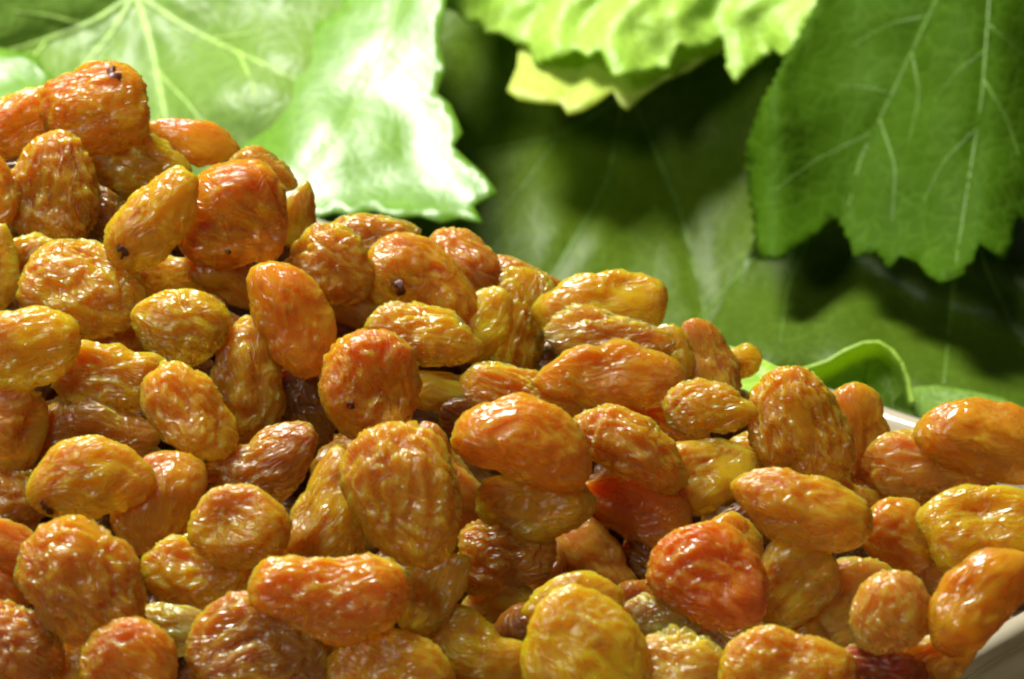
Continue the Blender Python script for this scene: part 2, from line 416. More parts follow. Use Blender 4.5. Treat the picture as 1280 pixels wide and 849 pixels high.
# cx, cy, half length, half width, angle of the long axis (degrees, clockwise), layer (higher is nearer), colour, label, options
RAISINS = [
 (120,133,62,50,-8,3.2,'O','boxy bright orange raisin crowning the heap, dark knobbly scar on its upper edge',
   dict(o=[(62,105),(95,95),(140,84),(170,92),(182,130),(180,165),(150,184),(95,184),(66,170),(56,135)], scar=(147,88,11), wr=1.2)),
 (28,146,58,46,-14,2.4,'O','orange raisin behind and left of the boxy one on top of the heap',dict(dark=(30,150))),
 (65,237,58,56,80,2.6,'A','amber raisin with long glossy folds below the orange pair atop the heap',
   dict(o=[(45,178),(75,172),(100,190),(118,225),(116,265),(95,296),(50,298),(22,285),(14,250),(25,205)],wr=1.5)),
 (172,206,68,40,16,2.1,'L','olive brown raisin lying between the boxy orange one and the yellow crescent',dict(wr=1.1)),
 (190,276,70,42,-50,3.4,'Y','curved golden yellow raisin on the upper left, dark scar at its lower tip',
   dict(o=[(240,222),(243,250),(238,285),(215,312),(175,332),(145,335),(133,312),(135,280),(155,255),(185,232),(215,216)], scar=(150,322,10), wr=0.9)),
 (240,185,52,30,22,1.6,'O','smooth orange raisin peeking over the ridge against the pale veined leaf',dict(wr=0.45)),
 (297,280,70,64,15,3.0,'O','big round orange raisin near the upper ridge with a small dark pit',
   dict(o=[(245,225),(285,212),(325,216),(352,240),(360,275),(350,310),(318,332),(275,345),(243,330),(230,298),(236,258)],scar=(291,318,4))),
 (330,214,40,24,24,2.1,'B','small pinkish brown raisin edge showing above the big round orange one',{}),
 (369,270,38,25,-78,2.0,'L','small olive raisin standing on the ridge right of the big round orange one',dict(wr=0.7)),
 (-14,242,46,34,-70,2.8,'O','orange raisin cut by the left frame edge beside the glossy folded amber one',{}),
 (36,322,42,30,-22,1.6,'L','olive raisin with a white glint left above the big knobbly gold one',{}),
 (-6,340,30,50,0,2.2,'L','olive sliver of raisin at the left frame edge above the lemon yellow one',dict(wr=0.8)),
 (104,356,80,56,22,2.7,'G','large knobbly gold raisin thick with wrinkles, right above the lemon yellow one',
   dict(o=[(30,345),(50,310),(95,298),(130,312),(158,335),(180,365),(165,395),(130,415),(85,415),(45,392),(27,370)],wr=1.4)),
 (134,412,48,28,8,1.7,'R','dull red brown raisin tucked under the large knobbly gold one',{}),
 (40,438,62,48,-14,3.5,'Y','lemon yellow raisin at the left frame edge, smooth with a pale rim',
   dict(o=[(-20,395),(20,388),(65,390),(93,408),(97,435),(80,462),(45,480),(0,490),(-25,480),(-32,440)],wr=0.8,dent=0.3)),
 (137,470,67,41,8,2.8,'G','tan gold raisin with straight lengthwise folds, right of the lemon yellow one',
   dict(o=[(95,430),(130,434),(165,442),(198,450),(200,475),(180,502),(140,508),(105,508),(76,495),(70,472)],wr=1.3)),
 (228,413,62,46,22,2.6,'L','olive raisin with parallel pale ridges, directly beneath the curved yellow one',
   dict(o=[(166,390),(190,370),(230,366),(265,375),(288,395),(282,430),(262,455),(235,462),(205,452),(180,425)],wr=1.2)),
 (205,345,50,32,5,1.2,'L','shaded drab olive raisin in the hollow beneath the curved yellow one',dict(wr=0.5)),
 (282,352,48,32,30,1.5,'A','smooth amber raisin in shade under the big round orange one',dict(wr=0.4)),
 (309,478,82,42,84,2.5,'G','upright tapering gold raisin with lengthwise folds, left of the long orange one',
   dict(o=[(305,396),(325,405),(342,440),(352,480),(350,520),(325,552),(300,556),(278,540),(270,500),(276,455),(288,415)],wr=1.1)),
 (236,517,68,50,48,3.3,'G','broad gold raisin leaning against the upright tapering one, bright glint on its side',
   dict(o=[(185,480),(205,460),(240,466),(268,480),(282,505),(290,545),(280,572),(250,577),(222,560),(200,535),(182,505)],wr=1.2)),
 (366,405,78,45,66,3.1,'O','long deep orange raisin slanting down from the ridge, glossy crease on its left',
   dict(o=[(320,340),(350,335),(382,350),(408,385),(416,430),(405,468),(380,478),(355,462),(335,425),(318,380)],wr=0.8,gloss=1)),
 (462,483,65,62,70,3.4,'O','round orange gold raisin with fanned wrinkles in the middle of the left half',
   dict(o=[(405,460),(430,428),(465,420),(500,430),(522,455),(522,495),(505,530),(470,547),(432,540),(405,515),(397,485)],wr=1.25,scar=(441,513,5))),
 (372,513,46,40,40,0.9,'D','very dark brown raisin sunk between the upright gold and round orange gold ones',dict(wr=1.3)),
 (325,580,72,44,-17,2.7,'B','brown raisin with a crinkled pale top end, left of the largest gold one',
   dict(o=[(250,590),(275,572),(310,555),(345,535),(385,535),(394,555),(385,590),(360,615),(320,626),(280,622),(255,610)],wr=1.3)),
 (110,602,80,47,-8,3.5,'Y','bright yellow plump raisin on the left with a small scar at its lower left',
   dict(o=[(33,605),(55,580),(100,556),(145,556),(175,575),(188,598),(172,625),(135,645),(90,652),(58,640),(36,622)],wr=0.9,scar=(54,639,11))),
 (112,540,76,34,6,1.6,'B','shaded brown raisin lying right above the bright yellow plump one',{}),
 (12,532,42,58,10,2.2,'A','amber brown raisin at the left frame edge under the lemon yellow one',dict(wr=0.8)),
 (197,628,64,50,108,2.2,'A','amber raisin with two white glints right of the bright yellow plump one',
   dict(o=[(190,570),(225,566),(250,590),(250,630),(225,670),(190,690),(155,685),(138,655),(148,620),(170,600)],wr=0.6,gloss=1)),
 (297,661,60,49,8,2.9,'G','golden raisin with upright fine ridges, left of the shadowy leaning olive one',
   dict(o=[(245,640),(262,614),(300,612),(335,625),(355,645),(348,685),(320,706),(285,708),(255,690),(240,668)],wr=1.2)),
 (247,716,68,46,14,2.7,'G','gold raisin with a crumpled left end, below the one with upright fine ridges',
   dict(o=[(182,715),(195,685),(220,668),(255,676),(290,700),(316,720),(312,748),(280,765),(240,760),(205,745)],wr=1.4)),
 (97,732,82,74,42,3.2,'A','large amber raisin with swirling deep wrinkles at lower left, like a walnut',
   dict(o=[(30,690),(60,662),(95,655),(130,675),(155,695),(170,725),(173,765),(160,800),(120,808),(70,795),(35,765),(18,730)],wr=1.7)),
 (14,624,44,42,30,2.1,'B','dark glistening brown raisin at the left frame edge beside the plump yellow one',dict(wr=1.3,gloss=1)),
 (12,682,60,28,16,2.4,'R','red orange sliver of raisin at the left frame edge above the walnut like one',dict(wr=0.7)),
 (0,737,36,36,30,1.6,'R','dark reddish raisin at the left frame edge beside the walnut like one',dict(wr=0.7)),
 (22,808,62,52,34,2.7,'B','creased brown raisin in the lower left corner of the picture',dict(wr=1.5)),
 (162,826,58,50,30,3.2,'O','orange gold raisin at the bottom edge below the walnut like one',
   dict(o=[(108,815),(125,785),(160,779),(190,790),(215,815),(220,850),(205,880),(160,885),(118,870)],wr=1.2)),
 (84,840,34,32,60,2.2,'G','small tan raisin at the bottom edge left of the orange gold one',dict(wr=1.3)),
 (214,788,50,34,5,1.5,'N','greenish raisin in a shaded hollow above the purplish brown one',dict(wr=0.9)),
 (322,818,84,66,-10,3.0,'B','large purplish brown raisin with tangled wrinkles at the bottom, left of centre',
   dict(o=[(240,825),(250,785),(285,758),(330,750),(375,760),(400,790),(405,830),(390,865),(340,885),(280,885),(248,865)],wr=1.6)),
 (412,748,94,53,6,3.3,'O','broad orange raisin with two white curved glints, under the leaning olive gold one',
   dict(o=[(318,735),(335,705),(380,696),(430,698),(480,702),(506,722),(500,755),(470,790),(430,806),(395,795),(360,770),(325,760)],wr=1.4)),
 (396,652,76,48,-60,2.3,'L','leaning olive gold raisin half hidden behind the largest gold one',
   dict(o=[(425,565),(445,600),(450,650),(440,710),(395,712),(350,708),(340,690),(355,650),(380,612),(402,580)],wr=0.9)),
 (506,625,87,77,70,4.0,'G','largest gold raisin, heart shaped and finely wrinkled, in the picture centre',
   dict(o=[(430,590),(440,560),(475,543),(515,540),(550,555),(575,590),(582,630),(568,668),(545,695),(520,706),(500,698),(478,676),(455,648),(438,620)],wr=1.35,glint=1)),
 (556,592,66,36,66,2.4,'B','reddish brown raisin edge standing behind the right side of the largest gold one',dict(wr=0.8,gloss=1)),
 (538,742,54,38,-56,3.0,'G','small gold raisin with pinched top, below the tip of the largest gold one',
   dict(o=[(520,712),(550,696),(578,697),(580,720),(568,755),(555,782),(530,792),(500,785),(497,755),(505,730)],wr=1.1)),
 (635,698,58,42,-4,2.0,'B','dark brown raisin with two glossy shelves of wrinkles under the olive yellow one',
   dict(o=[(582,665),(610,655),(660,660),(690,680),(688,715),(660,732),(620,738),(588,742),(578,715),(582,690)],wr=1.8,gloss=1)),
 (636,765,52,36,20,1.0,'L','dim olive raisin deep below the brown one with glossy shelves',dict(wr=0.7)),
 (600,806,70,44,26,2.9,'Y','yellow gold bent raisin at the bottom edge left of the round mustard one',
   dict(o=[(533,790),(545,765),(575,758),(605,775),(625,798),(662,808),(664,835),(640,855),(590,862),(550,845),(535,820)],wr=0.9)),
 (488,836,78,50,15,2.9,'G','tan gold raisin cut by the bottom edge right of the purplish brown one',
   dict(o=[(412,840),(430,805),(470,788),(515,795),(550,820),(562,850),(550,885),(490,890),(425,880)],wr=1.2)),
 (735,808,74,74,40,3.7,'V','round mustard yellow raisin with faint swirls at the bottom edge, centre',
   dict(o=[(662,800),(670,768),(700,745),(740,741),(778,758),(800,790),(808,830),(800,870),(750,885),(690,880),(664,850)],wr=0.85,fine=1.4)),
 (712,764,60,34,-14,2.2,'L','drab olive raisin edge peeking over the round mustard yellow one',dict(wr=0.6)),
 (671,635,77,38,3,3.2,'V','flat olive yellow raisin with a sunken wrinkled top, below the bright orange one',
   dict(o=[(597,630),(605,602),(640,598),(690,602),(735,612),(750,628),(730,650),(695,668),(655,674),(620,662),(600,645)],wr=1.0,dent=0.5)),
 (655,560,84,52,10,3.4,'O','bright orange shiny raisin above the flat olive yellow one',
   dict(o=[(570,550),(585,520),(620,508),(670,506),(705,520),(732,550),(735,580),(715,608),(670,610),(620,592),(585,572)],wr=0.9,gloss=1)),
 (652,492,66,42,14,2.5,'A','amber raisin with crinkled shiny top, right above the bright orange shiny one',dict(wr=1.2,gloss=1)),
 (748,702,66,46,56,1.9,'B','smooth brown raisin slanting in shade with one light edge, above the mustard one',
   dict(o=[(700,660),(735,652),(765,668),(785,705),(800,745),(775,770),(735,755),(705,725),(692,690)],wr=0.5)),
 (791,637,64,46,20,2.3,'R','reddish brown raisin under the brown one with silvery creases',dict(wr=1.0)),
 (786,561,74,46,30,3.0,'A','brown amber raisin crossed by silvery glints and an orange lower rim',
   dict(o=[(722,530),(745,512),(790,515),(825,535),(850,570),(858,598),(835,612),(795,600),(755,580),(728,560)],wr=1.5,gloss=1)),
 (886,588,58,50,-20,2.4,'L','plump translucent olive raisin right of the one crossed by silvery glints',
   dict(o=[(842,560),(870,548),(910,545),(940,565),(938,600),(910,625),(875,640),(848,630),(835,595)],wr=0.6,gloss=1)),
 (884,720,73,64,20,3.5,'R','round red orange raisin with dense wrinkles in the lower right half',
   dict(o=[(812,715),(822,680),(855,660),(895,662),(930,685),(954,715),(955,750),(930,778),(890,784),(850,768),(822,745)],wr=1.25)),
 (922,682,40,34,40,2.0,'A','small amber raisin behind the upper right of the round red orange one',dict(wr=0.7)),
 (1000,728,54,50,-40,3.2,'L','short olive gold raisin touching the round red orange one on its right',
   dict(o=[(955,705),(968,680),(1000,676),(1035,690),(1048,715),(1030,755),(1000,778),(970,784),(952,760)],wr=0.8)),
 (824,776,42,28,10,1.8,'N','small grey green raisin with white glints, left below the round red orange one',dict(wr=1.5,gloss=1)),
 (855,830,58,46,10,3.0,'T','crumpled tan orange raisin at the bottom edge right of the mustard yellow one',dict(wr=1.4)),
 (982,830,78,52,8,3.4,'G','gold raisin with orange patch at the bottom edge, below the short olive gold one',
   dict(o=[(908,830),(925,798),(955,785),(1000,795),(1035,805),(1058,825),(1050,865),(1000,885),(935,885),(908,865)],wr=1.2)),
 (1046,764,78,46,-34,2.9,'T','pale tan raisin with a folded edge, left of its orange round neighbour',dict(wr=1.0)),
 (1112,768,58,52,70,3.0,'T','tan orange raisin with ring like folds, left of the smooth yellow orange one',
   dict(o=[(1075,745),(1100,720),(1135,722),(1160,745),(1160,780),(1140,808),(1105,815),(1072,805),(1062,775)],wr=1.1)),
 (1105,842,58,40,5,2.6,'D','dark red raisin at the bottom edge, left of the dish rim',dict(wr=1.2,col=(0.34,0.05,0.012))),
 (1222,752,72,52,-42,3.6,'O','smooth yellow orange raisin resting against the glass rim, lower right',
   dict(o=[(1160,770),(1175,740),(1205,710),(1250,690),(1285,692),(1290,730),(1275,770),(1240,800),(1200,820),(1170,808)],wr=0.55,gloss=1,col=(0.84,0.41,0.010))),
 (1226,662,80,50,-6,2.9,'Y','yellow raisin at the right frame edge above the smooth yellow orange one',
   dict(o=[(1153,645),(1185,620),(1230,612),(1285,615),(1310,640),(1300,690),(1260,705),(1220,715),(1180,710),(1168,680)],wr=1.0)),
 (1006,640,88,48,15,3.3,'G','long gold raisin with a smooth right end, right of the shaded hollow',
   dict(o=[(920,605),(955,592),(1005,595),(1055,612),(1090,640),(1088,670),(1060,688),(1015,690),(975,680),(945,650)],wr=1.0)),
 (1122,668,58,42,26,2.5,'A','triangular amber raisin with a bright glint, left of the yellow one at the edge',
   dict(o=[(1068,665),(1090,640),(1115,625),(1140,628),(1158,660),(1172,700),(1160,712),(1125,708),(1085,692)],wr=0.8,gloss=1)),
 (1160,592,76,46,8,2.5,'A','pinkish amber raisin below the one in front of the white rim',dict(wr=1.1,col=(0.70,0.34,0.045))),
 (1217,549,72,50,12,2.7,'A','glossy amber raisin at the right edge standing before the white dish rim',
   dict(o=[(1148,540),(1165,515),(1200,502),(1245,505),(1285,525),(1300,560),(1285,598),(1240,602),(1195,590),(1158,565)],wr=0.6,gloss=1)),
 (1000,532,76,58,62,3.0,'A','shining amber raisin full of white glints on the ridge before the curled leaf',
   dict(o=[(945,490),(970,464),(1000,460),(1035,480),(1055,520),(1060,565),(1040,600),(1005,602),(970,590),(945,550),(938,515)],wr=1.6,gloss=1)),
 (1073,536,60,30,82,2.2,'A','small smooth amber raisin standing right behind the shining amber one',
   dict(o=[(1045,490),(1070,475),(1095,485),(1102,520),(1095,570),(1080,600),(1055,600),(1042,560)],wr=0.5)),
 (888,456,50,33,64,2.2,'B','dark glossy brown raisin on the ridge left of the bright green leaf tip',dict(wr=0.9,gloss=1)),
 (838,447,38,28,60,2.4,'Y','small yellow raisin on the ridge beside the dark glossy brown one',dict(wr=0.9)),
 (887,508,60,32,-8,3.0,'G','glittering gold raisin with a pale upturned lip, below the dark glossy brown one',
   dict(o=[(832,505),(850,482),(890,480),(925,500),(946,512),(930,528),(890,538),(850,536)],wr=1.7,gloss=1)),
 (762,468,90,38,5,3.2,'A','long brown amber raisin lying across the ridge under the yellow wedge, two white glints',
   dict(o=[(676,470),(700,452),(750,440),(805,440),(845,455),(852,480),(830,500),(780,508),(720,500),(685,490)],wr=0.9,gloss=1)),
 (762,420,76,32,4,2.6,'T','crusty tan raisin sandwiched between the yellow wedge and the long amber one',dict(wr=1.7,gloss=1)),
 (753,380,82,42,-8,2.3,'Y','yellow wedge shaped raisin on the ridge against the dark leaf, right of centre',
   dict(o=[(672,385),(700,362),(745,343),(790,342),(825,355),(832,375),(820,415),(780,425),(720,425),(685,415)],wr=0.8,gloss=1)),
 (652,412,68,38,98,1.8,'L','olive raisin with white specks in the dip of the ridge left of the yellow wedge',dict(wr=1.4,gloss=1)),
 (656,352,46,26,10,1.6,'B','grey brown raisin top at the back of the ridge, out of focus',{}),
 (582,340,52,52,40,2.0,'B','rosy brown raisin on the ridge right of the one with a dark pit',
   dict(o=[(540,300),(575,288),(610,305),(622,340),(615,375),(580,395),(545,385),(530,340)],wr=1.1,gloss=1,col=(0.64,0.27,0.04))),
 (604,402,54,38,-50,2.7,'Y','honey yellow raisin with smooth lower edge below the rosy brown one',
   dict(o=[(575,375),(605,358),(632,365),(638,395),(622,430),(595,452),(565,450),(560,415)],wr=0.8)),
 (520,348,72,54,40,2.9,'A','amber gold raisin near the ridge with a dark pit on its left face',
   dict(o=[(458,335),(475,305),(515,292),(555,310),(580,345),(590,385),(575,412),(535,408),(495,395),(462,370)],wr=1.0,scar=(490,363,10),gloss=1)),
 (534,424,66,36,12,3.0,'G','orange gold crinkled raisin between the round orange gold one and the honey yellow one',dict(wr=1.3)),
 (462,302,62,28,-4,1.8,'B','glossy brown raisin lying along the ridge beneath the big glossy leaf',dict(wr=1.3,gloss=1)),
 (406,334,54,42,20,2.2,'A','speckled brown amber raisin right of the small olive one on the ridge',dict(wr=1.3,gloss=1,col=(0.60,0.31,0.018))),
 (434,386,46,26,18,1.7,'T','smooth tan raisin end wedged above the round orange gold one',dict(wr=0.25)),
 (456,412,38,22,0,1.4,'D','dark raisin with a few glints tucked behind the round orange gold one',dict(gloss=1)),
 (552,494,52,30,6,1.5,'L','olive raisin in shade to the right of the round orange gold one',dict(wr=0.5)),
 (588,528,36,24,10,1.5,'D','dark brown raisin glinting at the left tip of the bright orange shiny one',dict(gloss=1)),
 (822,520,56,32,20,1.8,'O','orange raisin in the crevice between the long amber and glittering gold ones',dict(wr=0.7)),
 (955,575,46,36,30,1.5,'L','dull olive amber raisin behind the long gold one with the smooth end',dict(wr=0.8,gloss=1)),
 (1060,612,50,28,20,1.7,'A','amber raisin filling the space under the shining one on the ridge',dict(wr=0.7)),
 (926,452,26,20,0,1.2,'A','amber raisin fragment just under the bright green leaf tip',dict(wr=0.6)),
 (1190,725,42,30,30,1.6,'B','mauve brown raisin corner between the yellow and the smooth yellow orange raisins',dict(wr=0.9)),
 (1168,822,54,34,-30,2.2,'A','shaded amber raisin tucked inside the glass rim at the lower right',dict(wr=0.7)),
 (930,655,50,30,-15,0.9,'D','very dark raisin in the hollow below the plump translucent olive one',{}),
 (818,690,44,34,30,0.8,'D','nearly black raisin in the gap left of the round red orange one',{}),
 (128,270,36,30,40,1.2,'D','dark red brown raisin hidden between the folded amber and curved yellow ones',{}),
]

def layer_depths(rows):
    """let the raisins settle along the view: nearer ones lie on those behind instead of cutting into them"""
    n = len(rows)
    c = np.array([min(0.62 * min(r[2], r[3]), 36) for r in rows]) * r_scale
    base = np.array([heap_depth(min(max(r[0], -60), 1340), max(r[1], ridge(r[0]) + 10)) for r in rows]) - (np.array([r[5] for r in rows]) - 2.3) * 0.0035
    d = base.copy()
    order = np.array([r[5] + r[1] / 849 * 0.5 for r in rows])
    pairs = []
    for i in range(n):
        for j in range(n):
            if order[i] <= order[j]: continue
            ri, rj = rows[i], rows[j]
            if math.hypot(ri[0] - rj[0], ri[1] - rj[1]) > max(ri[2], ri[3]) + max(rj[2], rj[3]): continue
            g = np.arange(-95, 96, 7.0)
            gx, gy = np.meshgrid(g + ri[0], g + ri[1]); gx = gx.ravel(); gy = gy.ravel()
            def prof(r):
                t = math.radians(r[4]); co_, si_ = math.cos(t), math.sin(t)
                x = ((gx - r[0]) * co_ + (gy - r[1]) * si_) / r[2]; y = (-(gx - r[0]) * si_ + (gy - r[1]) * co_) / r[3]
                return np.sqrt(np.clip(1 - x * x - y * y, 0, 1)), (x * x + y * y) < 0.97
            zi, mi = prof(ri); zj, mj = prof(rj)
            m = mi & mj
            if not m.any(): continue
            need = (zi[m] * c[i] + zj[m] * c[j]).max() - 0.0012
            pairs.append((i, j, need))
    for it in range(80):
        for (i, j, need) in pairs:
            viol = need - (d[j] - d[i])
            if viol > 0:
                d[i] -= viol * 0.30; d[j] += viol * 0.30
        d += (base - d) * 0.04
    return d
r_scale = 1e-4

def basis(deg, tilt=0.0):
    t = math.radians(deg)
    ax = X * math.cos(t) - U * math.sin(t)
    az = -F
    ay = az.cross(ax)
    return Matrix((ax, ay, az)).transposed()

def scar_mesh(r, seed):
    rs = random.Random(seed)
    bm = bmesh.new(); N = 16
    rings = []
    for (rad, z) in ((1.15, -0.40), (0.95, 0.0), (0.70, 0.24), (0.42, 0.06), (0.15, -0.25)):
        rings.append([bm.verts.new((math.cos(k / N * 6.2832) * r * rad * (1 + rs.uniform(-.30, .30)), math.sin(k / N * 6.2832) * r * rad * (1 + rs.uniform(-.30, .30)), (z + rs.uniform(-.26, .26)) * r)) for k in range(N)])
    for a, b in zip(rings, rings[1:]):
        for k in range(N): bm.faces.new((a[k], a[(k + 1) % N], b[(k + 1) % N], b[k]))
    bm.faces.new(rings[-1])
    me = bpy.data.meshes.new('stem_scar'); bm.to_mesh(me); bm.free(); smooth(me)
    return me

def build_raisins():
    ds = layer_depths(RAISINS)
    for idx, (cx, cy, a, b, ang, lay, colk, label, op) in enumerate(RAISINS):
        d = float(ds[idx]); k = d / 5000
        rs = random.Random(idx * 13 + 5)
        prof = None
        if 'o' in op:
            g, r = radial(op['o'], cx, cy, math.radians(-ang)); prof = (g, r * k * 1.08)
        cth = min(0.54 * min(a, b), 38) * k
        co = raisin_co(5, idx * 31 + 3, a * k * 1.16, b * k * 1.16, cth, wr=op.get('wr', 1.0), fine=op.get('fine', 1.0), pear=rs.uniform(-.25, .25), pinch=rs.choice([0, 0.2, 0.4]), bend=rs.uniform(-.22, .22),
                       box=rs.uniform(0, .5), dent=op.get('dent', 0), prof=prof)
        o = link('raisin', raisin_mesh(5, co))
        R = basis(ang)
        o.matrix_world = Matrix.Translation(P(cx, cy, d)) @ R.to_4x4()
        col = op.get('col', COL[colk]); j = rs.uniform(0.88, 1.02)
        o.color = (min(1, col[0] * j), min(1, col[1] * j * rs.uniform(0.92, 1.03)), col[2] * j, min(1.0, max(0.18, 0.44 * op.get('wr', 1.0))))
        tag(o, label, 'raisin', 'golden raisins heaped in the glass dish')
        if 'scar' in op:
            su, sv, sr = op['scar']
            t = math.radians(ang); dx, dy = (su - cx) * k, -(sv - cy) * k
            lx, ly = dx * math.cos(t) - dy * math.sin(t), dx * math.sin(t) + dy * math.cos(t)
            # outermost skin point along this line of sight
            dd = (co[:, 0] - lx) ** 2 + (co[:, 1] - ly) ** 2
            near = np.argsort(dd)[:14]; v = co[near[np.argmax(co[near, 2])]]
            nrm = Vector((v[0] / a, v[1] / b, v[2] / (min(a, b) * 0.8))).normalized()
            s = link('stem_scar', scar_mesh(sr * k, idx), M_SCAR, o)
            s.matrix_local = Matrix.Translation(Vector(v) + nrm * (-0.10 * sr * k)) @ nrm.to_track_quat('Z', 'Y').to_matrix().to_4x4()
    return ds
DS = build_raisins()

# raisins sunk in the gaps, and the body of the heap below them
def sunk_raisins():
    rs = random.Random(3)
    protos = [raisin_mesh(4, raisin_co(4, 900 + i, 0.0068, 0.0048, 0.0042, wr=1.0, pear=rs.uniform(-.15, .15))) for i in range(8)]
    done = []
    for layer, (dz, gap) in enumerate(((0.015, 74), (0.023, 80))):
        tries = 0
        pts = []
        while tries < 4000:
            tries += 1
            u, v = rs.uniform(-20, 1300), rs.uniform(150, 870)
            if v < ridge(u) + 80: continue
            if any(math.hypot(u - p, v - q) < gap for p, q in pts): continue
            d = heap_depth(u, v) + dz + rs.uniform(-0.001, 0.003)
            p = P(u, v, d)
            if p.z < 0.014 or not in_dish(p.x, p.y, 0.011 if p.z < RIM + 0.006 else 0.004): continue
            pts.append((u, v)); done.append((p, rs.random()))
    obs = []
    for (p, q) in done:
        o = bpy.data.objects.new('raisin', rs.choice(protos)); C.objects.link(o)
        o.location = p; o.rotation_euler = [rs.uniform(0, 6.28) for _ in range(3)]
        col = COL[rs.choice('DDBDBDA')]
        o.color = tuple(c * 0.8 for c in col) + (0.6,)  # mostly dark picks, dimmed further: shade of the gaps put into the colour
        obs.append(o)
    # keep as single things only those that show between the raisins above them
    bpy.context.view_layer.update()
    dg = bpy.context.evaluated_depsgraph_get()
    seen = {}
    for v in range(120, 849, 4):
        for u in range(0, 1280, 4):
            hit, loc, nr, ix, ob, mt = S.ray_cast(dg, CAM, (P(u, v, 1) - CAM).normalized())
            if hit:
                w = seen.setdefault(ob.name, []); w.append((u, v))
    n = 0
    for o in obs:
        w = seen.get(o.name, ())
        if len(w) < 22:
            BURIED.append((o.location.copy(), o.rotation_euler.to_matrix())); bpy.data.objects.remove(o); continue
        mu, mv = sum(p[0] for p in w) / len(w), sum(p[1] for p in w) / len(w)
        best = min(SUNK, key=lambda q: math.hypot(q[0] - mu, q[1] - mv)) if SUNK else None
        if best and math.hypot(best[0] - mu, best[1] - mv) < 30: SUNK.remove(best); lab = best[2]
        else:
            lab = 'shaded raisin sunk in a gap of the heap, mostly covered by others'
            print('SUNK', round(mu), round(mv), len(w))
        tag(o, lab, 'raisin', 'raisins sunk in the gaps of the heap')
    names = [o.name for o in C.objects if o.name.startswith('raisin') and o not in obs]
    for nm in names:
        if len(seen.get(nm, ())) < 12: print('HIDDEN', nm, C.objects[nm].get('label'), len(seen.get(nm, ())))
BURIED = []
SUNK = [(792,737,'shaded raisin in the gap between the slanting brown one and the small grey green one'),
 (419,552,'shaded raisin in the gap between the round orange gold one and the largest gold one'),
 (896,798,'shaded raisin underneath the round red orange one, close to the bottom edge'),
 (696,718,'shaded raisin wedged at the left of the slanting brown one, above the mustard one'),
 (67,498,'shaded raisin in the gap below the lemon yellow one at the left edge'),
 (367,622,'shaded raisin between the crinkled brown one and the leaning olive gold one'),
 (535,522,'shaded raisin beneath the shaded olive one, right of the round orange gold one'),
 (677,450,'shaded raisin below the dip of the ridge, left of the long brown amber one'),
 (918,520,'shaded raisin between the glittering gold one and the shining amber one'),
 (1074,699,'shaded raisin under the smooth right end of the long gold one'),
 (601,592,'shaded raisin between the largest gold one and the flat olive yellow one'),
 (889,799,'shaded raisin low in the gap between tan orange and gold ones at the bottom'),
 (551,461,'shaded raisin between the crinkled orange gold one and the shaded olive one'),
 (13,201,'shaded raisin at the left edge below the orange one behind the boxy raisin'),
 (642,779,'shaded raisin deep under the brown one with glossy shelves, above the bent yellow one'),
 (1016,788,'shaded raisin between the short olive gold one and the gold one with orange patch'),
 (364,655,'shaded raisin right of the gold one with upright ridges, behind the leaning olive gold one')]
sunk_raisins()

def heap_body():
    rs = random.Random(11)
    pr = [raisin_co(3, 700 + i, 0.0068, 0.0050, 0.0045, wr=0.8) for i in range(6)]
    faces = np.array([p.vertices[:] for p in ico(3)[0].polygons])
    V, Fc, n = [], [], 0
    step = 0.0108
    for ix in range(-17, 18):
        for iy in range(-17, 18):
            for iz in range(0, 9):
                p = Vector((CEN.x + ix * step + rs.uniform(-.002, .002), CEN.y + iy * step + rs.uniform(-.002, .002), 0.0135 + iz * 0.0088 + rs.uniform(-.001, .001)))
                if not in_dish(p.x, p.y, 0.0145 if p.z < RIM + 0.004 else 0.008): continue
                u, v, d = to_px(p)
                inside = -40 < u < 1320 and v < 880
                if v < ridge(u) + 75: continue
                if d < heap_depth(max(u, -150), v) + (0.024 if inside else 0.004): continue
                R = np.array(Matrix.Rotation(rs.uniform(0, 6.28), 3, 'Z') @ Matrix.Rotation(rs.uniform(0, 6.28), 3, 'X'))
                co = rs.choice(pr) @ R.T + np.array(p)
                V.append(co); Fc.append(faces + n); n += len(co)
    for p, R in BURIED:
        co = rs.choice(pr) @ np.array(R).T + np.array(p)
        V.append(co); Fc.append(faces + n); n += len(co)
    V = np.concatenate(V); Fc = np.concatenate(Fc)
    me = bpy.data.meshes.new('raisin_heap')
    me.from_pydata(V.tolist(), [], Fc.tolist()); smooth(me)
    o = link('raisin_heap', me, M_RAISIN); o.color = (0.14, 0.040, 0.008, 0.6)  # very dark brown stands in for the shade deep between the raisins
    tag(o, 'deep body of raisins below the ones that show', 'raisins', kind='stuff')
    print('heap faces', len(Fc))
heap_body()

# ------------------------------------------------------------------ leaves
def seg_dist(px, py, line):
    best = np.full(px.shape, 1e9)
    for (x0, y0), (x1, y1) in zip(line, line[1:]):
        dx, dy = x1 - x0, y1 - y0
        t = np.clip(((px - x0) * dx + (py - y0) * dy) / (dx * dx + dy * dy + 1e-9), 0, 1)
        best = np.minimum(best, np.hypot(px - x0 - t * dx, py - y0 - t * dy))
    return best

